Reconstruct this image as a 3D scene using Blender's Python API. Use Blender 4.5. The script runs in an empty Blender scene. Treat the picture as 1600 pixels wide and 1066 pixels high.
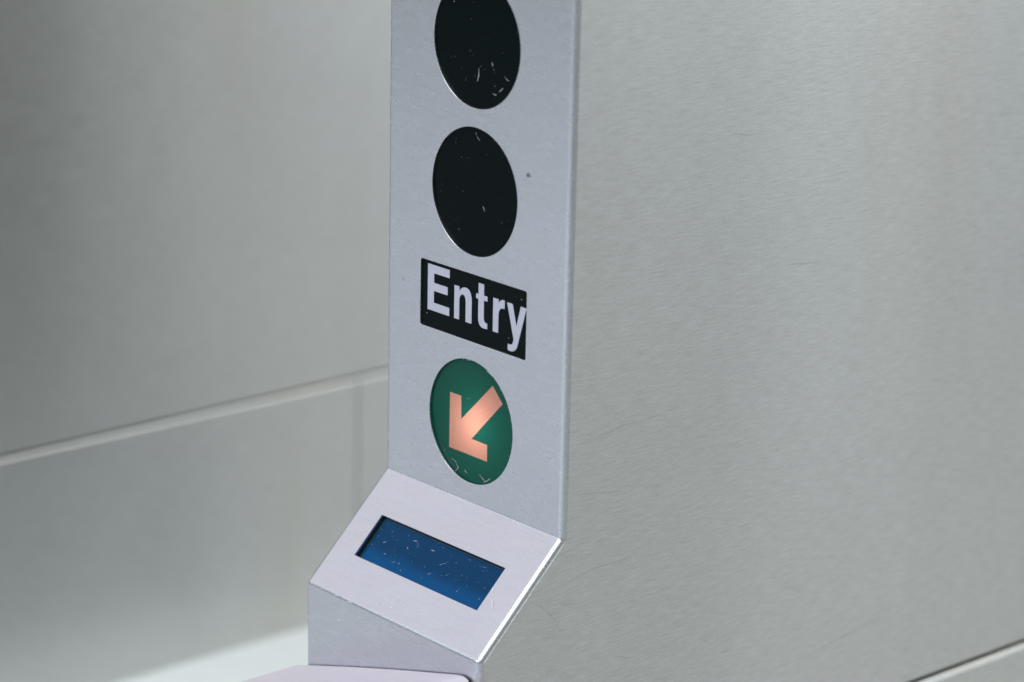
import bpy, bmesh, math, random
from mathutils import Vector, Matrix
random.seed(7)
S = bpy.context.scene
COL = S.collection

# ------------------------------------------------------------------ camera
Z0 = 0.95                                   # height of the fold above the floor (m)
yaw, pitch, roll = 0.84914323, 0.28637215, 0.02097271
f_ = Vector((-math.sin(yaw)*math.cos(pitch), math.cos(yaw)*math.cos(pitch), -math.sin(pitch)))
r0 = Vector((math.cos(yaw), math.sin(yaw), 0))
u0 = r0.cross(f_)
r_ = r0*math.cos(roll) + u0*math.sin(roll)
u_ = -r0*math.sin(roll) + u0*math.cos(roll)
cam = bpy.data.cameras.new('camera')
cam_o = bpy.data.objects.new('camera', cam)
COL.objects.link(cam_o)
M = Matrix((r_, u_, -f_)).transposed().to_4x4()
M.translation = Vector((1.10780123, -0.888343, 0.48663406 + Z0))
cam_o.matrix_world = M
cam.sensor_width = 36
cam.lens = 4468.735/1600*36
cam.clip_start, cam.clip_end = 0.05, 200
cam.dof.use_dof = True
cam.dof.focus_distance = 1.43
cam.dof.aperture_fstop = 5.0
S.camera = cam_o

# ------------------------------------------------------------------ light
W_ = bpy.data.worlds.new('World')
S.world = W_
W_.use_nodes = True
bg = W_.node_tree.nodes['Background']
bg.inputs[0].default_value = (0.945, 1.0, 0.98, 1)
bg.inputs[1].default_value = 0.36
S.view_settings.view_transform = 'Standard'
S.view_settings.look = 'None'
S.view_settings.exposure = 0
S.view_settings.gamma = 1
S.cycles.use_denoising = True
S.cycles.denoiser = 'OPENIMAGEDENOISE'
S.cycles.use_light_tree = False
S.cycles.max_bounces = 8

def lamp(name, loc, target, sx, sy, power, colour):
    d = bpy.data.lights.new(name, 'AREA')
    d.shape = 'RECTANGLE'; d.size, d.size_y = sx, sy
    d.energy = power; d.color = colour
    o = bpy.data.objects.new(name, d); COL.objects.link(o)
    o.location = loc
    o.rotation_euler = (Vector(target) - Vector(loc)).to_track_quat('-Z', 'Y').to_euler()
    return o
# rows of ceiling light fittings of the ticket hall, one over each side of the gates
lamp('ceiling_lamp_cool', (-2.6, -1.2, 2.9), (-2.6, -1.2, 0), 4.2, 4.2, 34, (0.95, 0.89, 1.0))
lamp('ceiling_lamp_front', (-0.9, -4.9, 2.9), (-0.9, -4.9, 0), 6.8, 3.0, 240, (0.80, 0.89, 1.0))
lamp('ceiling_lamp_aisle', (2.5, 2.3, 2.9), (2.5, 2.3, 0), 2.0, 2.0, 4, (0.95, 1.0, 0.95))
lamp('ceiling_lamp_near_aisle', (1.0, -1.0, 2.9), (1.0, -1.0, 0), 2.8, 1.2, 36, (0.97, 1.0, 1.0))
lamp('ceiling_lamp_far', (3.6, 4.8, 2.9), (3.6, 4.8, 0), 1.8, 1.8, 5, (1.0, 0.98, 0.90))
lamp('ceiling_lamp_passage', (0.1, 2.5, 2.9), (0.1, 2.5, 0), 2.0, 4.0, 46, (0.98, 1.0, 1.0))
# unseen upright lamp, added to make the side panels brighter towards the top
lamp('added_side_lamp', (5.3, 5.7, 1.95), (0.14, 0.2, 1.2), 1.3, 2.2, 31, (0.86, 0.93, 1.0))

# ------------------------------------------------------------------ materials
def nodes(name):
    m = bpy.data.materials.new(name); m.use_nodes = True
    nt = m.node_tree
    return m, nt, nt.nodes['Principled BSDF']
def N(nt, t, **k):
    n = nt.nodes.new(t)
    for a, b in k.items(): setattr(n, a, b)
    return n
def mathn(nt, op, a, b):
    n = N(nt, 'ShaderNodeMath', operation=op)
    for i, v in enumerate((a, b)):
        if isinstance(v, (int, float)): n.inputs[i].default_value = v
        else: nt.links.new(v, n.inputs[i])
    return n.outputs[0]
def noise(nt, vec, scale, mscale=(1, 1, 1), detail=2, rough=0.5):
    mp = N(nt, 'ShaderNodeMapping'); mp.inputs['Scale'].default_value = mscale
    nt.links.new(vec, mp.inputs['Vector'])
    n = N(nt, 'ShaderNodeTexNoise'); n.inputs['Scale'].default_value = scale
    n.inputs['Detail'].default_value = detail; n.inputs['Roughness'].default_value = rough
    nt.links.new(mp.outputs[0], n.inputs['Vector'])
    return n.outputs['Fac']
def steel(name, col, rough, axis, grain=0.10, cloud=0.10, speck=0.05, bump=0.05, aniso=0.0, midk=1.2, reflect_bands=0.0):
    """brushed stainless steel: streaks of the brushing along one axis, cloudy wear, fine grit"""
    m, nt, b = nodes(name)
    tc = N(nt, 'ShaderNodeTexCoord'); v = tc.outputs['Object']
    ms = [1.0, 1.0, 1.0]; ms[axis] = 0.085
    st = noise(nt, v, 1050, ms, 2, 0.6)
    ms2 = [1.0, 1.0, 1.0]; ms2[axis] = 0.25
    mid = noise(nt, v, 160, ms2, 3, 0.6)
    ms3 = [1.0, 1.0, 1.0]; ms3[axis] = 0.45
    cl = noise(nt, v, 14, ms3, 4, 0.6)
    sp = noise(nt, v, 1500, (1, 1, 1), 1, 0.5)
    s = mathn(nt, 'ADD', mathn(nt, 'MULTIPLY', mathn(nt, 'SUBTRACT', st, 0.5), grain*2),
              mathn(nt, 'MULTIPLY', mathn(nt, 'SUBTRACT', cl, 0.5), cloud*2))
    s = mathn(nt, 'ADD', s, mathn(nt, 'MULTIPLY', mathn(nt, 'SUBTRACT', sp, 0.5), speck*2))
    s = mathn(nt, 'ADD', s, mathn(nt, 'MULTIPLY', mathn(nt, 'SUBTRACT', mid, 0.5), grain*midk))
    s = mathn(nt, 'ADD', s, 1.0)
    mix = N(nt, 'ShaderNodeVectorMath', operation='SCALE')
    mix.inputs[0].default_value = col
    nt.links.new(s, mix.inputs['Scale'])
    base = mix.outputs[0]
    if reflect_bands:                               # upright bands of reflection painted into the steel colour, some of them brownish
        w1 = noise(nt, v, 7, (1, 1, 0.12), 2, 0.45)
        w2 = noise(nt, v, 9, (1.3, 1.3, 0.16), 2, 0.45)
        k = mathn(nt, 'ADD', mathn(nt, 'MULTIPLY', mathn(nt, 'SUBTRACT', w1, 0.5), reflect_bands*3), 1.0)
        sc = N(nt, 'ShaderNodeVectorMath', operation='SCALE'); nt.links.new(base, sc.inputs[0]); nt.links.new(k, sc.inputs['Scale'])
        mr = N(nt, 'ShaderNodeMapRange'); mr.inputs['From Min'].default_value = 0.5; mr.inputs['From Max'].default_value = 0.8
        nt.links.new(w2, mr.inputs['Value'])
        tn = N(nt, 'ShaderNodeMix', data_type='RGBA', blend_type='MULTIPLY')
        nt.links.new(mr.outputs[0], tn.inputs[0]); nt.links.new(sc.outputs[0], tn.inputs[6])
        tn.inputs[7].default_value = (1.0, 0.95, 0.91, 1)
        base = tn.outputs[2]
    nt.links.new(base, b.inputs['Base Color'])
    b.inputs['Metallic'].default_value = 1.0
    r = mathn(nt, 'ADD', mathn(nt, 'MULTIPLY', mathn(nt, 'SUBTRACT', mid, 0.5), 0.10), rough)
    nt.links.new(r, b.inputs['Roughness'])
    bp = N(nt, 'ShaderNodeBump'); bp.inputs['Strength'].default_value = bump; bp.inputs['Distance'].default_value = 0.0004
    nt.links.new(st, bp.inputs['Height']); nt.links.new(bp.outputs[0], b.inputs['Normal'])
    if aniso:
        b.inputs['Anisotropic'].default_value = aniso
        tg = N(nt, 'ShaderNodeTangent', direction_type='UV_MAP', uv_map='grain')
        nt.links.new(tg.outputs[0], b.inputs['Tangent'])
    return m
M_FRONT = steel('brushed_steel_front', (0.615, 0.632, 0.68), 0.27, 0, 0.06, 0.04, 0.03, 0.0)
M_SIDES = steel('brushed_steel_side', (0.565, 0.57, 0.555), 0.34, 1, 0.20, 0.035, 0.26, 0.05, aniso=0.65, midk=0.3, reflect_bands=0.09)
M_PAD = steel('satin_steel_pad', (0.74, 0.69, 0.76), 0.40, 0, 0.03, 0.08, 0.05, 0.03)
M_PAD.node_tree.nodes['Principled BSDF'].inputs['Metallic'].default_value = 0.2
M_CUT = steel('bright_cut_steel', (0.75, 0.75, 0.78), 0.25, 0, 0.02, 0.05, 0.02, 0.0)

def plain(name, col, rough, metallic=0.0, coat=0.0, var=0.15, scale=300):
    m, nt, b = nodes(name)
    tc = N(nt, 'ShaderNodeTexCoord')
    n = noise(nt, tc.outputs['Object'], scale, (1, 1, 1), 3, 0.6)
    s = mathn(nt, 'ADD', mathn(nt, 'MULTIPLY', mathn(nt, 'SUBTRACT', n, 0.5), var*2), 1.0)
    mx = N(nt, 'ShaderNodeVectorMath', operation='SCALE'); mx.inputs[0].default_value = col
    nt.links.new(s, mx.inputs['Scale']); nt.links.new(mx.outputs[0], b.inputs['Base Color'])
    b.inputs['Roughness'].default_value = rough; b.inputs['Metallic'].default_value = metallic
    b.inputs['Coat Weight'].default_value = coat; b.inputs['Coat Roughness'].default_value = 0.05
    return m
M_BLACK = plain('black_lens_plastic', (0.0012, 0.0045, 0.0048), 0.09)
M_BLACK.node_tree.nodes['Principled BSDF'].inputs['Specular IOR Level'].default_value = 0.05
M_LABEL = plain('black_label_film', (0.0025, 0.006, 0.006), 0.25)
M_LABEL.node_tree.nodes['Principled BSDF'].inputs['Specular IOR Level'].default_value = 0.05
M_PRINT = plain('pale_print', (0.47, 0.48, 0.57), 0.5, var=0.03)
M_DARK = plain('black_inner_box', (0.08, 0.10, 0.095), 0.6)
M_GAP_SHADE = plain('gap_shade_black', (0.008, 0.012, 0.012), 0.55)  # near-black of the strip that stands in for shade beside the pad
M_DUST = plain('dust_and_scratches', (0.60, 0.64, 0.68), 0.5, var=0.3, scale=2000)
M_WINDOW_FRAME = plain('dark_window_frame', (0.002, 0.012, 0.018), 0.35)
M_WINDOW_EDGE = plain('window_edge', (0.02, 0.07, 0.11), 0.3)
M_STONE = plain('pale_stone_floor', (0.60, 0.61, 0.61), 0.35, var=0.08, scale=40)

def alpha_mark(name, col, a):
    m, nt, b = nodes(name)
    b.inputs['Base Color'].default_value = (*col, 1); b.inputs['Roughness'].default_value = 0.6
    tc = N(nt, 'ShaderNodeTexCoord')
    n = noise(nt, tc.outputs['Object'], 350, (1, 1, 1), 3, 0.6)
    nt.links.new(mathn(nt, 'MULTIPLY', n, a*2), b.inputs['Alpha'])
    return m
M_SCUFF = alpha_mark('dark_scuff', (0.09, 0.095, 0.095), 0.17)
M_PALE = alpha_mark('pale_scuff', (0.80, 0.78, 0.84), 0.22)
M_RUB = alpha_mark('bright_rub', (0.97, 0.95, 1.0), 0.45)
M_RUB.node_tree.nodes['Principled BSDF'].inputs['Metallic'].default_value = 1.0
M_SCRATCH = plain('bright_scratch', (0.98, 0.98, 1.0), 0.4, metallic=1.0, var=0.05)
M_RUST = alpha_mark('brown_stain', (0.13, 0.085, 0.035), 0.55)

def backlit(name, col):
    """translucent plastic with a glossy face, lit by the lamp behind it"""
    m, nt, b = nodes(name)
    out = nt.nodes['Material Output']
    tc = N(nt, 'ShaderNodeTexCoord')
    n = noise(nt, tc.outputs['Object'], 1100, (1, 1, 1), 2, 0.6)
    s = mathn(nt, 'ADD', mathn(nt, 'MULTIPLY', mathn(nt, 'SUBTRACT', n, 0.5), 0.3), 1.0)
    mx = N(nt, 'ShaderNodeVectorMath', operation='SCALE'); mx.inputs[0].default_value = col
    nt.links.new(s, mx.inputs['Scale'])
    d = N(nt, 'ShaderNodeBsdfDiffuse'); t = N(nt, 'ShaderNodeBsdfTranslucent')
    nt.links.new(mx.outputs[0], d.inputs[0]); nt.links.new(mx.outputs[0], t.inputs[0])
    a = N(nt, 'ShaderNodeMixShader'); a.inputs[0].default_value = 0.5
    nt.links.new(d.outputs[0], a.inputs[1]); nt.links.new(t.outputs[0], a.inputs[2])
    g = N(nt, 'ShaderNodeBsdfGlossy'); g.inputs['Roughness'].default_value = 0.12
    c = N(nt, 'ShaderNodeMixShader'); c.inputs[0].default_value = 0.025
    nt.links.new(a.outputs[0], c.inputs[1]); nt.links.new(g.outputs[0], c.inputs[2])
    nt.links.new(c.outputs[0], out.inputs['Surface'])
    return m
M_GREEN = backlit('green_translucent_lens', (0.004, 0.102, 0.072))
M_SALMON = backlit('salmon_translucent_film', (0.68, 0.31, 0.23))

def screen_mat():
    """blue liquid-crystal panel, brighter along the side-light at its lower edge"""
    m, nt, b = nodes('blue_display')
    tc = N(nt, 'ShaderNodeTexCoord'); v = tc.outputs['Object']
    sx = N(nt, 'ShaderNodeSeparateXYZ'); nt.links.new(v, sx.inputs[0])
    wob = noise(nt, v, 60, (1, 0.3, 1), 2, 0.5)
    drop = mathn(nt, 'ADD', mathn(nt, 'MULTIPLY', sx.outputs['Y'], -1.0), mathn(nt, 'MULTIPLY', mathn(nt, 'SUBTRACT', wob, 0.5), 0.005))
    rp = N(nt, 'ShaderNodeMapRange'); rp.interpolation_type = 'SMOOTHSTEP'
    rp.inputs['From Min'].default_value = 0.0395; rp.inputs['From Max'].default_value = 0.0475
    nt.links.new(drop, rp.inputs['Value'])
    gr = noise(nt, v, 1300, (1, 1, 1), 2, 0.6)
    cr = N(nt, 'ShaderNodeMix', data_type='RGBA')
    nt.links.new(rp.outputs[0], cr.inputs[0])
    cr.inputs[6].default_value = (0.001, 0.036, 0.115, 1); cr.inputs[7].default_value = (0.0, 0.080, 0.27, 1)
    b.inputs['Base Color'].default_value = (0.001, 0.02, 0.05, 1)
    b.inputs['Roughness'].default_value = 0.15
    b.inputs['Specular IOR Level'].default_value = 0.08
    nt.links.new(cr.outputs[2], b.inputs['Emission Color'])
    nt.links.new(mathn(nt, 'ADD', mathn(nt, 'MULTIPLY', gr, 0.5), 0.35), b.inputs['Emission Strength'])
    return m
M_SCREEN = screen_mat()

# ------------------------------------------------------------------ mesh helpers
def obj(name, bm, mat, parent=None, smooth=False, recalc=True):
    if recalc: bmesh.ops.recalc_face_normals(bm, faces=bm.faces)
    me = bpy.data.meshes.new(name); bm.to_mesh(me); bm.free()
    me.materials.append(mat)
    if smooth:
        for p in me.polygons: p.use_smooth = True
    o = bpy.data.objects.new(name, me); COL.objects.link(o)
    if parent: o.parent = parent
    return o
def bake(o, mods):
    """apply modifiers through the evaluated mesh"""
    dg = bpy.context.evaluated_depsgraph_get()
    dg.update()
    me = bpy.data.meshes.new_from_object(o.evaluated_get(dg))
    o.modifiers.clear()
    old = o.data; o.data = me; me.name = o.name
    bpy.data.meshes.remove(old)
def prism(bm, pts, a, b, frame):
    """polygon pts (two coordinates) from depth a to depth b; frame maps (p, q, depth) to a point"""
    va = [bm.verts.new(frame(p, q, a)) for p, q in pts]
    vb = [bm.verts.new(frame(p, q, b)) for p, q in pts]
    fa = bm.faces.new(va); fb = bm.faces.new(vb[::-1])
    n = len(pts)
    for i in range(n): bm.faces.new((va[i], vb[i], vb[(i+1) % n], va[(i+1) % n]))
    bm.normal_update()
    bmesh.ops.triangulate(bm, faces=[f for f in (fa, fb) if len(f.verts) > 4])
def box(bm, x0, x1, y0, y1, z0, z1):
    prism(bm, [(x0, y0), (x1, y0), (x1, y1), (x0, y1)], z0, z1, lambda p, q, d: Vector((p, q, d)))
def grain_uv(o):
    """texture axes along and across the brushing of a side sheet, for its stretched highlights"""
    me = o.data
    uv = me.uv_layers.get('grain') or me.uv_layers.new(name='grain')
    for l in me.loops:
        c = me.vertices[l.vertex_index].co
        uv.data[l.index].uv = (c.z + 0.7*c.x, c.y)
def bevel_obj(o, w, seg=2, ang=40):
    md = o.modifiers.new('bevel', 'BEVEL'); md.width = w; md.segments = seg
    md.limit_method = 'ANGLE'; md.angle_limit = math.radians(ang)
    bake(o, None)
def rrect(x0, x1, y0, y1, r, n=5):
    o = []
    for cx, cy, a in ((x1-r, y1-r, 0), (x0+r, y1-r, 90), (x0+r, y0+r, 180), (x1-r, y0+r, 270)):
        for k in range(n+1):
            t = math.radians(a + 90*k/n); o.append((cx + r*math.cos(t), cy + r*math.sin(t)))
    return o
def circ(cx, cz, r, n=96):
    return [(cx + r*math.cos(2*math.pi*k/n), cz + r*math.sin(2*math.pi*k/n)) for k in range(n)]

# ------------------------------------------------------------------ measures of the gate head (m, fold at z = 0)
W = 0.1380
D2, H2 = 0.05195, 0.05275
L2 = math.hypot(D2, H2)
TOP, BOT = 0.40, -0.16
NRM = Vector((0, -H2/L2, D2/L2)); SLP = Vector((0, -D2/L2, -H2/L2))
UP3 = Vector((0, 0, Z0))
def front(p, q, d): return Vector((p, d, q)) + UP3                   # on the upright face, d = depth behind it
def slope(p, q, d): return Vector((p, 0, 0)) + SLP*q - NRM*d + UP3    # on the sloping face
def face3(p, q, d): return Vector((p, -D2 + d, q)) + UP3             # on the face below it
def side(p, q, d): return Vector((W - d, p, q)) + UP3                # on the right-hand side

def profile(n, rc=0.0015, rv=0.0034, k=6):
    """outline (y, z) of the bent front sheet set back by n: upright, concave fold, slope, convex fold, face"""
    a = math.atan2(D2, H2)                                    # turn between the faces
    pts = [(n, TOP)]
    # concave fold: centre outside
    t = rc*math.tan(a/2)
    cy, cz = -rc, -t
    # fold at (0,0): arc from the upright (pointing +y from centre) turning towards the slope
    for i in range(k+1):
        th = -a*i/k
        R = rc + n
        pts.append((cy + R*math.cos(th), cz + R*math.sin(th) + 0))
    # convex fold at (-D2,-H2): centre inside
    R = max(rv - n, 0.0)
    t = rv*math.tan(a/2)
    cy, cz = -D2 + rv, -H2 - t
    if n > rv:                                                # mitre point on the bisector
        e = (n - rv)
        # bisector of the two inward normals (1,0) and (cos a, -sin a)
        b = Vector((1 + math.cos(a), -math.sin(a))).normalized()
        s = e/math.cos(a/2)
        pts += [(cy + b.x*s, cz + b.y*s)]*(k+1)
    else:
        for i in range(k+1):
            th = math.pi - a + a*i/k
            pts.append((cy + R*math.cos(th), cz + R*math.sin(th)))
    pts.append((-D2 + n, BOT))
    return [Vector(p) for p in pts]

R_L = 0.03233
LENSES = [(0.0678, 0.2338), (0.0678, 0.1597)]
ARROW_C = (0.0678, 0.0411)
LAB = (0.02715, 0.10845, 0.0830, 0.1179)
BEZ = (0.0193, 0.1168, 0.02536, 0.05087)

def cutter(outline_fn, frame):
    bm = bmesh.new()
    rings = []
    for off, d in ((0.00215, -0.002), (0.00015, -0.00001), (0.0, 0.00015), (0.0, 0.02)):
        rings.append([bm.verts.new(frame(p, q, d)) for p, q in outline_fn(off)])
    n = len(rings[0])
    for a, b in zip(rings, rings[1:]):
        for i in range(n): bm.faces.new((a[i], a[(i+1) % n], b[(i+1) % n], b[i]))
    bm.faces.new(rings[0][::-1]); bm.faces.new(rings[-1])
    return obj('cutter', bm, M_CUT)

def make_front(parent):
    bm = bmesh.new()
    r, fl = 0.0027, 0.0028
    st = [(0, fl), (0, r)] + [(r - r*math.cos(t), r - r*math.sin(t)) for t in [math.pi/2*i/8 for i in range(1, 9)]]
    st = [(x, n) for x, n in st]
    st += [(W - x, n) for x, n in st[::-1]]
    rows = []
    for x, n in st:
        rows.append([bm.verts.new((x, p.x, p.y + Z0)) for p in profile(n)])
    for a, b in zip(rows, rows[1:]):
        for i in range(len(a)-1):
            try: bm.faces.new((a[i], a[i+1], b[i+1], b[i]))
            except ValueError: pass
    bmesh.ops.remove_doubles(bm, verts=bm.verts, dist=1e-7)
    bmesh.ops.recalc_face_normals(bm, faces=bm.faces)
    big = max(bm.faces, key=lambda f: f.calc_area())
    if big.normal.y > 0: bmesh.ops.reverse_faces(bm, faces=bm.faces)
    o = obj('front_panel', bm, M_FRONT, parent, recalc=False)
    md = o.modifiers.new('t', 'SOLIDIFY'); md.thickness = 0.0012; md.offset = -1
    bake(o, None)
    cs = [cutter(lambda e, c=c: circ(c[0], c[1], R_L + e), front) for c in LENSES + [ARROW_C]]
    cs.append(cutter(lambda e: rrect(LAB[0]-e, LAB[1]+e, LAB[2]-e, LAB[3]+e, 0.0012+e), front))
    cs.append(cutter(lambda e: rrect(BEZ[0]-e, BEZ[1]+e, BEZ[2]-e, BEZ[3]+e, 0.0004+e), slope))
    for c in cs:
        md = o.modifiers.new('hole', 'BOOLEAN'); md.object = c; md.operation = 'DIFFERENCE'; md.solver = 'EXACT'
    bake(o, None)
    for c in cs:
        me = c.data; bpy.data.objects.remove(c); bpy.data.meshes.remove(me)
    return o
M_LENS1= [[(61.9, 229.0)], [(78.2, 225.7), (78.7, 223.9)], [(79.7, 222.5)], [(68.5, 221.6), (68.4, 217.8), (67.5, 214.8)], [(87.8, 220.3), (89.2, 219.2), (90.7, 218.6)], [(80.4, 214.4)], [(79.1, 210.9), (80.3, 210.3), (82.0, 210.3)], [(83.8, 212.2), (86.6, 214.5)], [(48.8, 251.5), (49.5, 251.2)]]
M_LENS2= [[(80.9, 187.5)], [(67.1, 189.4), (67.3, 188.0)], [(67.9, 187.3), (70.4, 185.6)], [(73.5, 153.7), (73.9, 152.3), (74.8, 151.1)], [(55.3, 138.3)], [(87.4, 147.9)], [(51.9, 181.7)]]
M_ARROW= [[(61.9, 72.1), (66.9, 73.0)], [(77.6, 70.1), (80.3, 69.3), (83.7, 67.9)], [(88.2, 63.4), (91.0, 61.9)], [(94.1, 55.0)], [(96.9, 49.1)], [(97.7, 36.6)], [(96.0, 30.1)], [(51.8, 17.4), (54.7, 16.6), (57.4, 13.5), (54.3, 10.6), (50.2, 12.3)], [(62.2, 13.6), (64.1, 12.6)], [(73.5, 14.4), (77.4, 12.4), (78.6, 11.6)], [(82.4, 14.6), (77.5, 11.1)], [(63.5, 51.9)], [(65.2, 52.4)], [(56.8, 49.9)]]
M_UP= [[(29.4, 28.4)], [(40.7, 11.9), (42.5, 10.5)], [(34.2, 20.7), (37.1, 18.4)], [(23.8, 211.7)], [(6.6, 193.6)]]
M_LCD= [[(29.1, 38.2), (30.7, 37.0)], [(29.7, 30.8), (31.1, 30.8)], [(34.4, 43.2), (35.9, 42.9)], [(41.5, 40.6)], [(47.1, 30.6), (49.0, 30.4), (49.7, 30.0)], [(50.0, 30.3), (52.2, 31.8), (52.5, 33.5)], [(46.4, 35.1), (47.7, 36.0)], [(42.4, 45.9), (44.9, 44.8)], [(47.5, 45.0), (48.1, 44.4)], [(73.4, 37.0), (74.3, 36.1), (76.6, 34.8)], [(62.2, 31.3), (64.8, 31.3)], [(51.1, 47.1), (53.0, 48.0)], [(70.3, 43.4), (71.6, 42.5)], [(44.5, 26.3)], [(44.2, 31.4)], [(73.1, 36.8), (76.7, 34.8), (77.3, 33.4)], [(70.2, 43.8), (71.5, 42.4)], [(81.1, 40.7), (82.5, 39.5), (83.5, 38.9)], [(91.0, 37.0)], [(72.1, 32.7)], [(77.4, 30.6)], [(62.6, 38.9)], [(65.2, 40.8)], [(110.1, 34.8)], [(109.8, 38.3)], [(94.4, 43.9)], [(94.5, 45.0), (94.4, 46.2)], [(92.2, 47.6)], [(110.8, 44.4)], [(105.4, 47.3)], [(62.7, 31.5), (64.9, 31.2)], [(98.6, 29.2), (103.2, 28.3)]]
M_SLOPE= [[(117.6, 37.0), (119.4, 39.6)], [(121.7, 42.5), (125.3, 47.0)], [(48.9, 66.9)], [(64.1, 68.1), (66.3, 66.8)], [(38.6, 5.7), (50.6, 3.2), (64.7, 3.4)], [(82.7, 8.3), (91.5, 10.8)], [(94.6, 4.4), (100.3, 5.2)]]
M_FACE= [[(34.6, -53.0), (39.1, -52.7)], [(23.7, -53.1), (26.7, -52.5)], [(26.7, -66.2), (28.2, -65.2), (29.7, -65.6)], [(39.7, -63.1), (41.5, -64.1)], [(34.3, -71.7), (36.3, -71.0)], [(5.4, -71.3), (7.0, -71.0)], [(5.4, -84.3), (7.0, -84.0)], [(30.7, -56.4)], [(49.5, -59.3)], [(65.0, -58.2)], [(79.4, -58.4)], [(14.6, -80.0)], [(52.6, -72.0)]]
M_SIDE= [[(6.2, 20.4), (21.6, 18.3), (43.1, 14.7)], [(12.9, 45.0), (38.7, 49.4), (65.2, 50.1)], [(0.2, -26.3), (19.2, -21.7), (52.6, -21.1)], [(147.4, -110.2), (180.8, -109.8), (214.7, -105.0), (228.6, -103.4), (245.1, -103.3)], [(98.4, -78.7), (107.1, -83.3)], [(110.8, -75.4), (112.4, -83.9)], [(166.5, -66.4), (175.8, -72.0)], [(0.5, -36.2), (12.1, -37.5)], [(260.6, -9.8), (253.7, -12.6)], [(110.0, 11.9), (118.3, 12.5)], [(36.9, -72.4), (49.1, -76.3)], [(-20.4, -28.2), (-10.1, -35.3), (-4.1, -41.5), (2.0, -50.6)], [(299.0, 156.4), (303.0, 152.0)], [(147.4, 114.2), (163.1, 112.4), (180.0, 111.2)], [(107.5, 187.8), (121.5, 185.3)]]

# ------------------------------------------------------------------ marks: flat ribbons and specks a hair above a surface
def marks(name, lists, frame, depth, mat, parent, w=0.00022, extra=()):
    bm = bmesh.new()
    def ribbon(pts, w0):
        P = [Vector(p)/1000 for p in pts]
        # more points with a slight wobble
        Q = []
        for a, b in zip(P, P[1:]):
            m = 4
            for i in range(m): Q.append(a.lerp(b, i/m))
        Q.append(P[-1])
        n = len(Q); prev = None
        for i, q in enumerate(Q):
            t = (Q[min(i+1, n-1)] - Q[max(i-1, 0)])
            t = t.normalized() if t.length > 0 else Vector((1, 0))
            s = Vector((-t.y, t.x))
            h = w0*(0.25 + 0.75*math.sin(math.pi*(i+0.4)/(n-0.2)))*random.uniform(0.55, 1.25)/2
            c = q + s*random.uniform(-0.25, 0.25)*w0
            cur = (bm.verts.new(frame(*(c+s*h), depth)), bm.verts.new(frame(*(c-s*h), depth)))
            if prev: bm.faces.new((prev[0], prev[1], cur[1], cur[0]))
            prev = cur
    def speck(p, r):
        p = Vector(p)/1000
        vs = []
        for k in range(7):
            t = 2*math.pi*k/7; rr = r*random.uniform(0.5, 1.2)
            vs.append(bm.verts.new(frame(p.x + rr*math.cos(t), p.y + 0.8*rr*math.sin(t), depth)))
        bm.faces.new(vs)
    for l in lists:
        if len(l) == 1: speck(l[0], w*0.85)
        else: ribbon(l, w)
    for p, r in extra: speck(p, r)
    o = obj(name, bm, mat, parent)
    o['kind'] = 'stuff'
    return o

# ------------------------------------------------------------------ lettering, in millimetres on the upright face
LETTERS = {
 'E': [(31.7, 91.8), (48.8, 91.8), (48.8, 96.1), (36.6, 96.1), (36.6, 102.3), (47.3, 102.3), (47.3, 106.5), (36.6, 106.5), (36.6, 111.5), (48.8, 111.5), (48.8, 115.8), (31.7, 115.8)],
 'n': [(52.6, 91.8), (56.5, 91.8), (56.5, 102.2), (56.9, 103.8), (57.7, 104.9), (58.8, 105.4), (60.0, 105.3), (60.9, 104.5), (61.35, 103.0), (61.5, 101.5), (61.5, 91.8), (66.1, 91.8), (66.1, 103.2), (65.8, 105.6), (65.1, 107.5), (63.9, 108.8), (62.3, 109.4), (60.4, 109.4), (58.6, 108.8), (57.2, 107.7), (56.4, 106.6), (56.4, 109.0), (52.6, 109.0)],
 't': [(71.15, 97.0), (71.3, 94.9), (71.9, 93.2), (73.1, 92.1), (74.7, 91.6), (76.5, 91.6), (78.2, 91.8), (78.2, 94.6), (76.9, 94.7), (75.95, 95.2), (75.5, 96.1), (75.4, 97.2), (75.4, 105.9), (78.0, 105.9), (78.0, 108.4), (75.4, 108.4), (75.3, 114.1), (71.2, 114.1), (71.2, 108.4), (69.4, 108.4), (69.4, 105.9), (71.15, 105.9)],
 'r': [(82.4, 91.8), (86.5, 91.8), (86.5, 101.3), (86.9, 103.2), (87.8, 104.4), (89.2, 105.0), (91.0, 105.0), (91.0, 109.4), (89.5, 109.35), (88.1, 108.9), (87.1, 108.0), (86.4, 106.8), (86.4, 109.0), (82.4, 109.0)],
 'y': [(92.8, 109.0), (97.0, 109.0), (100.05, 98.2), (103.0, 109.0), (107.3, 109.0), (101.9, 91.2), (101.2, 88.8), (100.3, 86.8), (99.0, 85.5), (97.2, 84.8), (95.5, 84.75), (93.9, 85.0), (93.9, 88.1), (95.4, 87.95), (96.6, 88.2), (97.4, 88.9), (97.9, 90.1), (98.1, 91.3)],
}
ARROW = [(49.7, 22.7), (79.3, 22.7), (79.3, 31.5), (67.1, 31.6), (90.4, 55.8), (82.7, 63.5), (58.9, 40.0), (58.6, 52.2), (49.8, 52.2)]

def side_outline(n):
    """front edge (y, z) of the side sheets, clear of the flange by a dark joint"""
    return [(p.x, p.y) for p in profile(n)]

SEAM = -0.1486
LEDGE = -0.3374
JOINT = 0.380
BACK = 0.56

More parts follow.
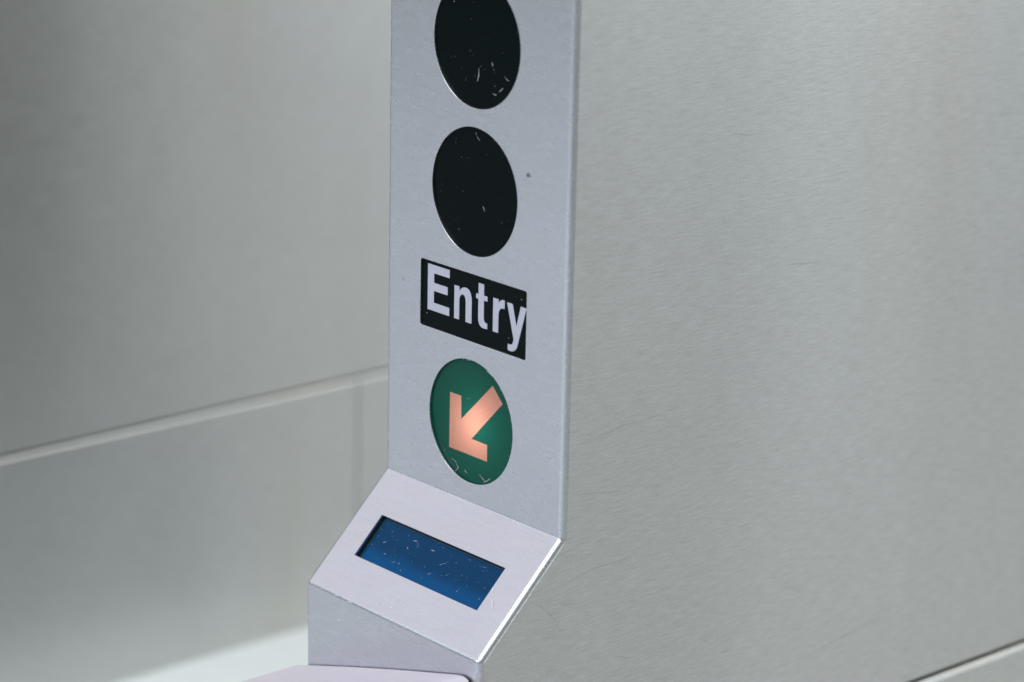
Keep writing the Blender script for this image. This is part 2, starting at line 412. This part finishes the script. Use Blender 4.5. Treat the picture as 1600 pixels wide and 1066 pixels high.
def side_sheet(name, pts, x_out, t, parent, bev, mirror=False):
    bm = bmesh.new()
    fr = (lambda p, q, d: Vector((W + x_out - d, p, q)) + UP3) if not mirror else (lambda p, q, d: Vector((-x_out + d, p, q)) + UP3)
    va = [bm.verts.new(fr(p, q, 0)) for p, q in pts]; vb = [bm.verts.new(fr(p, q, t)) for p, q in pts]
    bm.faces.new(va); bm.faces.new(vb[::-1])
    n = len(pts)
    for i in range(n): bm.faces.new((va[i], vb[i], vb[(i+1) % n], va[(i+1) % n]))
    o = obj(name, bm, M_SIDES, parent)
    if bev: bevel_obj(o, bev, 3, 50)
    grain_uv(o)
    return o

def make_gate():
    root = bpy.data.objects.new('ticket_gate', None); COL.objects.link(root)
    root.empty_display_size = 0.1
    root['category'] = 'ticket gate'
    make_front(root)

    # upper side sheets following the bent front, both sides
    edge = []
    for p in side_outline(0.0031):
        if not edge or (Vector(p) - Vector(edge[-1])).length > 2e-4: edge.append(p)
    edge[-1] = (edge[-1][0], SEAM + 0.0008)
    pts = edge + [(BACK, SEAM + 0.0008), (BACK, TOP)]
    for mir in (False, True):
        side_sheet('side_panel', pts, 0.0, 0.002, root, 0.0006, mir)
    # lower sheets: two on each side with an upright joint, standing a little proud
    y0 = -D2 + 0.0031
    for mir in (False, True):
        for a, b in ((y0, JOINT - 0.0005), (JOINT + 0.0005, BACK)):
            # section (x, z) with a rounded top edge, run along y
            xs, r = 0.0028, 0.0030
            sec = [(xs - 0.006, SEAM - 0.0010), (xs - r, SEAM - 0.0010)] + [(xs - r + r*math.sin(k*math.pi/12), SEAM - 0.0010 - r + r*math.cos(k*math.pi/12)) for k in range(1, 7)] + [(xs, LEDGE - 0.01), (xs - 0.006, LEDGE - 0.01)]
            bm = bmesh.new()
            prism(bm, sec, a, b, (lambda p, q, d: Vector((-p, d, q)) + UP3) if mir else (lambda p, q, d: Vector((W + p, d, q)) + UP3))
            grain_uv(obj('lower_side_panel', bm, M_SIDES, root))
    # plinth with its pale step
    bm = bmesh.new()
    box(bm, -0.10, W + 0.10, -D2 + 0.002, BACK + 0.02, 0.0, Z0 + LEDGE)
    o = obj('plinth', bm, M_PLINTH, root); bevel_obj(o, 0.006, 3, 50)
    # dark inner body that closes the joints, cap and rear sheet
    bm = bmesh.new()
    prism(bm, [(0.040, TOP-0.004), (0.040, 0.004), (-D2 + 0.03, -H2 - 0.01), (-D2 + 0.03, LEDGE + 0.002), (BACK-0.003, LEDGE + 0.002), (BACK-0.003, TOP-0.004)], 0.0045, W - 0.0045,
          lambda p, q, d: Vector((d, p, q)) + UP3)
    obj('inner_body', bm, M_DARK, root)
    bm = bmesh.new(); box(bm, 0.0, W, 0.0, BACK, Z0 + TOP + 0.0005, Z0 + TOP + 0.012)
    o = obj('top_cap', bm, M_FRONT, root); bevel_obj(o, 0.003, 3, 50)
    bm = bmesh.new(); box(bm, 0.0, W, BACK + 0.0008, BACK + 0.0028, Z0 + LEDGE + 0.001, Z0 + TOP)
    obj('rear_panel', bm, M_FRONT, root)

    # dark signal lenses
    lens = []
    for cx, cz in LENSES:
        bm = bmesh.new(); prism(bm, circ(cx, cz, R_L + 0.003), 0.00125, 0.004, front)
        lens.append(obj('signal_lens', bm, M_BLACK, root))
    for ob, lst, w in ((lens[0], M_LENS1, 0.00027), (lens[1], M_LENS2, 0.00022)):
        c = LENSES[lens.index(ob)]
        ex = []
        for k in range(26):
            a, r = random.uniform(0, 6.28), R_L*0.97*math.sqrt(random.random())
            ex.append(((1000*(c[0]+r*math.cos(a)), 1000*(c[1]+r*math.sin(a))), random.uniform(0.00005, 0.00013)))
        marks('lens_scratches', lst, front, 0.00120, M_DUST, ob, w, ex)

    # label with its lettering
    bm = bmesh.new(); prism(bm, [(LAB[0]-.003, LAB[2]-.003), (LAB[1]+.003, LAB[2]-.003), (LAB[1]+.003, LAB[3]+.003), (LAB[0]-.003, LAB[3]+.003)], 0.00125, 0.003, front)
    lab = obj('entry_label', bm, M_LABEL, root)
    for ch in 'Entry':
        bm = bmesh.new(); prism(bm, [(a/1000, b/1000) for a, b in LETTERS[ch]], 0.00112, 0.00124, front)
        obj('letter', bm, M_PRINT, lab)
    marks('label_dust', [[(31.2, 89.6)], [(103.2, 113.0), (103.8, 112.4)], [(94.6, 91.0)]], front, 0.00115, M_DUST, lab, 0.00028,
          [((random.uniform(29, 107), random.uniform(84, 117)), random.uniform(0.00005, 0.0001)) for k in range(14)])

    # green lens: the arrow is let into it, a lamp stands behind
    bm = bmesh.new()
    hole = [(a/1000, b/1000) for a, b in ARROW]
    ring = circ(ARROW_C[0], ARROW_C[1], R_L + 0.003)
    vs = [bm.verts.new(front(p, q, 0.0017)) for p, q in ring]; hv = [bm.verts.new(front(p, q, 0.0017)) for p, q in hole]
    es = [bm.edges.new((l[i], l[(i+1) % len(l)])) for l in (vs, hv) for i in range(len(l))]
    bmesh.ops.triangle_fill(bm, use_beauty=True, edges=es)
    def inside(c):
        n, r = len(hole), False
        for i in range(n):
            (x0, y0), (x1, y1) = hole[i], hole[i-1]
            if (y0 > c[1]) != (y1 > c[1]) and c[0] < (x1-x0)*(c[1]-y0)/(y1-y0) + x0: r = not r
        return r
    bad = [f for f in bm.faces if inside((f.calc_center_median().x, f.calc_center_median().z - Z0))]
    if bad: bmesh.ops.delete(bm, geom=bad, context='FACES_ONLY')
    al = obj('arrow_lens', bm, M_GREEN, root)
    bm = bmesh.new()
    vs = [bm.verts.new(front(p, q, 0.00165)) for p, q in hole]
    fc = bm.faces.new(vs); bm.normal_update()
    bmesh.ops.triangulate(bm, faces=[fc])
    obj('arrow', bm, M_SALMON, al)
    marks('lens_scratches', M_ARROW, front, 0.00155, M_DUST, al, 0.00026,
          [((1000*(ARROW_C[0]+R_L*.985*math.cos(a)), 1000*(ARROW_C[1]+R_L*.985*math.sin(a))), random.uniform(0.0001, 0.00042)) for a in [random.uniform(-0.9, 1.9) for k in range(26)]])
    bm = bmesh.new()
    a = [bm.verts.new(front(p, q, 0.003)) for p, q in circ(ARROW_C[0], ARROW_C[1], R_L + 0.002, 48)]
    b = [bm.verts.new(front(p, q, 0.034)) for p, q in circ(ARROW_C[0], ARROW_C[1], R_L + 0.002, 48)]
    for i in range(48): bm.faces.new((a[i], a[(i+1) % 48], b[(i+1) % 48], b[i]))
    bm.faces.new(b)
    obj('lamp_cup', bm, M_DARK, root)
    d = bpy.data.lights.new('signal_bulb', 'POINT'); d.energy = LAMP_W; d.shadow_soft_size = 0.003; d.color = (1.0, 0.96, 0.9)
    lo = bpy.data.objects.new('signal_bulb', d); COL.objects.link(lo); lo.parent = root
    lo.location = front(0.0700, 0.0395, 0.0175)

    # display: dark frame, blue panel deep in the slope
    dp = 0.0037
    bm = bmesh.new()
    x0, x1, q0, q1 = BEZ
    e = 0.003
    for a0, a1, b0, b1 in ((x0-e, x0-.0002, q0-e, q1+e), (x1+.0002, x1+e, q0-e, q1+e), (x0-.0002, x1+.0002, q0-e, q0-.0002), (x0-.0002, x1+.0002, q1+.0002, q1+e)):
        prism(bm, [(a0, b0), (a1, b0), (a1, b1), (a0, b1)], 0.00125, dp + 0.003, slope)
    disp = obj('display', bm, M_WINDOW_FRAME, root)
    # the panel has its own axes so that its side-light follows it
    bm = bmesh.new()
    prism(bm, [(x0-.0001, -q1-.0001), (x1+.0001, -q1-.0001), (x1+.0001, -q0+.0001), (x0-.0001, -q0+.0001)], 0.0, -0.002, lambda p, q, d: Vector((p, q, d)))
    sc = obj('screen', bm, M_SCREEN, disp)
    mm = Matrix(((1, 0, 0), tuple(-SLP), tuple(NRM))).transposed().to_4x4()
    mm.translation = UP3 - NRM*dp
    sc.matrix_local = mm
    bm = bmesh.new()
    g = 0.0012
    for a0, a1, b0, b1 in ((x0+g, x0+g+.0004, q0+.0004, q1), (x0+g+.0004, x1-.0002, q0+.0004, q0+.0007)):
        prism(bm, [(a0, b0), (a1, b0), (a1, b1), (a0, b1)], dp-0.0004, dp-0.00005, slope)
    obj('window_edge', bm, M_WINDOW_EDGE, disp)
    bm = bmesh.new()
    for a0, a1, b0, b1 in ((x0-.0001, x0+g-.0001, q0, q1), (x0+g-.0001, x1+.0001, q0-.0001, q0+.0004)):
        prism(bm, [(a0, b0), (a1, b0), (a1, b1), (a0, b1)], dp-0.0003, dp-0.00005, slope)
    obj('window_border', bm, M_WINDOW_FRAME, disp)
    ex = [((random.uniform(22, 116), random.uniform(26.5, 49)), random.choice((.00005, .00007, .0001, .00014))) for k in range(130)]
    marks('screen_dust', M_LCD[::2], slope, dp - 0.0006, M_DUST, disp, 0.00019, ex[::2])
    marks('screen_scratches', M_LCD[1::2], slope, dp - 0.0006, M_PALE, disp, 0.00026, ex[1::2])

    # card reader pad below: slanting steel cover; a black strip behind it paints the gap's shade
    def pad_outline(e):
        o = [(-0.0105, -0.20), (-0.0105, -0.1060), (-0.0100, -0.1041), (-0.0085, -0.1024)]
        a, b = (-0.0060, -0.1011), (0.1223, -0.0637)
        for i in range(9):
            s = i/8; o.append((a[0]+(b[0]-a[0])*s, a[1]+(b[1]-a[1])*s + 0.0007*math.sin(math.pi*s)))
        o += [(0.1262, -0.0628), (0.1290, -0.0626), (0.1312, -0.0631), (0.1327, -0.0643), (0.1336, -0.0662), (0.1340, -0.0690), (0.1340, -0.20)]
        return o
    bm = bmesh.new()
    ol = pad_outline(0.0)
    prism(bm, ol, -0.0012, -0.21, face3)
    o = obj('reader_pad', bm, M_PAD, root); bevel_obj(o, 0.0016, 3, 60)
    bm = bmesh.new()
    prism(bm, [(p + (0.0012 if p > 0.13 else 0.0), q - (0.0016 if p > 0.128 else 0.012)) for p, q in ol], -0.0010, -0.0002, face3)
    obj('gap_shade', bm, M_GAP_SHADE, root)
    marks('pad_scratches', [[(8+random.uniform(-9, 40), -random.uniform(2, 26)), ] for k in range(10)] +
          [[(x, y), (x+random.uniform(2, 5), y-random.uniform(-1, 1))] for x, y in [(random.uniform(0, 16), -random.uniform(2, 20)) for k in range(6)]],
          lambda p, q, d: Vector((p, -D2 - 0.003 + q, Z0 - 0.1011 + 0.00035 + (p+0.006)*0.2915 + 0.0007*math.sin(math.pi*min(max((p+.006)/.1283, 0), 1)))), 0, M_PALE, o, 0.0005)

    # wear on the metal
    fp = [c for c in root.children if c.name.startswith('front_panel')][0]
    marks('scuff_marks', M_UP, front, -0.00006, M_SCRATCH, fp, 0.0004, [((random.uniform(5, 135), random.uniform(2, 270)), random.uniform(.00006, .00016)) for k in range(40)])
    marks('slope_scratches', M_SLOPE[:4], slope, -0.00006, M_SCRATCH, fp, 0.0004, [((random.uniform(5, 135), random.uniform(3, 71)), random.uniform(.00006, .00016)) for k in range(30)])
    marks('face_scratches', M_FACE, face3, -0.00006, M_SCRATCH, fp, 0.00042, [((random.uniform(4, 130), -random.uniform(56, 100)), random.uniform(.00006, .00016)) for k in range(30)])
    marks('stain', [[(106.8, 176.4), (107.8, 175.8), (109.0, 175.2)], [(107.4, 176.9), (107.5, 174.6)]], front, -0.00006, M_RUST, fp, 0.0022)
    marks('smudge', [[(12.5, 104.0), (14.5, 103.3)]], front, -0.00006, M_SCUFF, fp, 0.0014)
    sp = [c for c in root.children if c.name.startswith('side_panel')][0]
    marks('side_scratches', M_SIDE, side, -0.00006, M_SCUFF, sp, 0.0006)
    rl = []
    for k in range(26):
        y, z = random.uniform(0.012, 0.42), random.uniform(-0.13, 0.27)
        l = random.uniform(4, 26); rl.append([(1000*y, 1000*z), (1000*y+l*.5, 1000*z+random.uniform(-1, 2)), (1000*y+l, 1000*z+random.uniform(-2, 3))])
    marks('side_hairlines', rl, side, -0.00005, M_SCUFF, sp, 0.00035)
    marks('side_dents', [[(298.2, 112.0), (300.6, 111.0)], [(302.5, 109.4), (304, 109.0)]], side, -0.00006, M_SCUFF, sp, 0.0018)
    return root

LAMP_W = 0.028
M_PLINTH = plain('pale_enamel_plinth', (0.82, 0.86, 0.87), 0.4, var=0.05, scale=30)
# floor
bm = bmesh.new(); box(bm, -6, 6, -6, 6, -0.1, 0.0)
fl = obj('floor', bm, M_STONE); fl['kind'] = 'structure'

gate = make_gate()
gate['label'] = 'near steel ticket gate with black lenses, Entry sign, green arrow lens and blue display'
gate['group'] = 'brushed steel ticket gates'
# the next gate of the row, across the passage
def copy_tree(o, parent=None):
    c = o.copy(); COL.objects.link(c)
    if parent:
        c.parent = parent
    for ch in list(o.children): copy_tree(ch, c)
    return c
g2 = copy_tree(gate)
g2.location = (-0.510 - W, 0.0, 0.0)
g2['label'] = 'blurred plain steel gate side across the passage, left behind the Entry sign post'
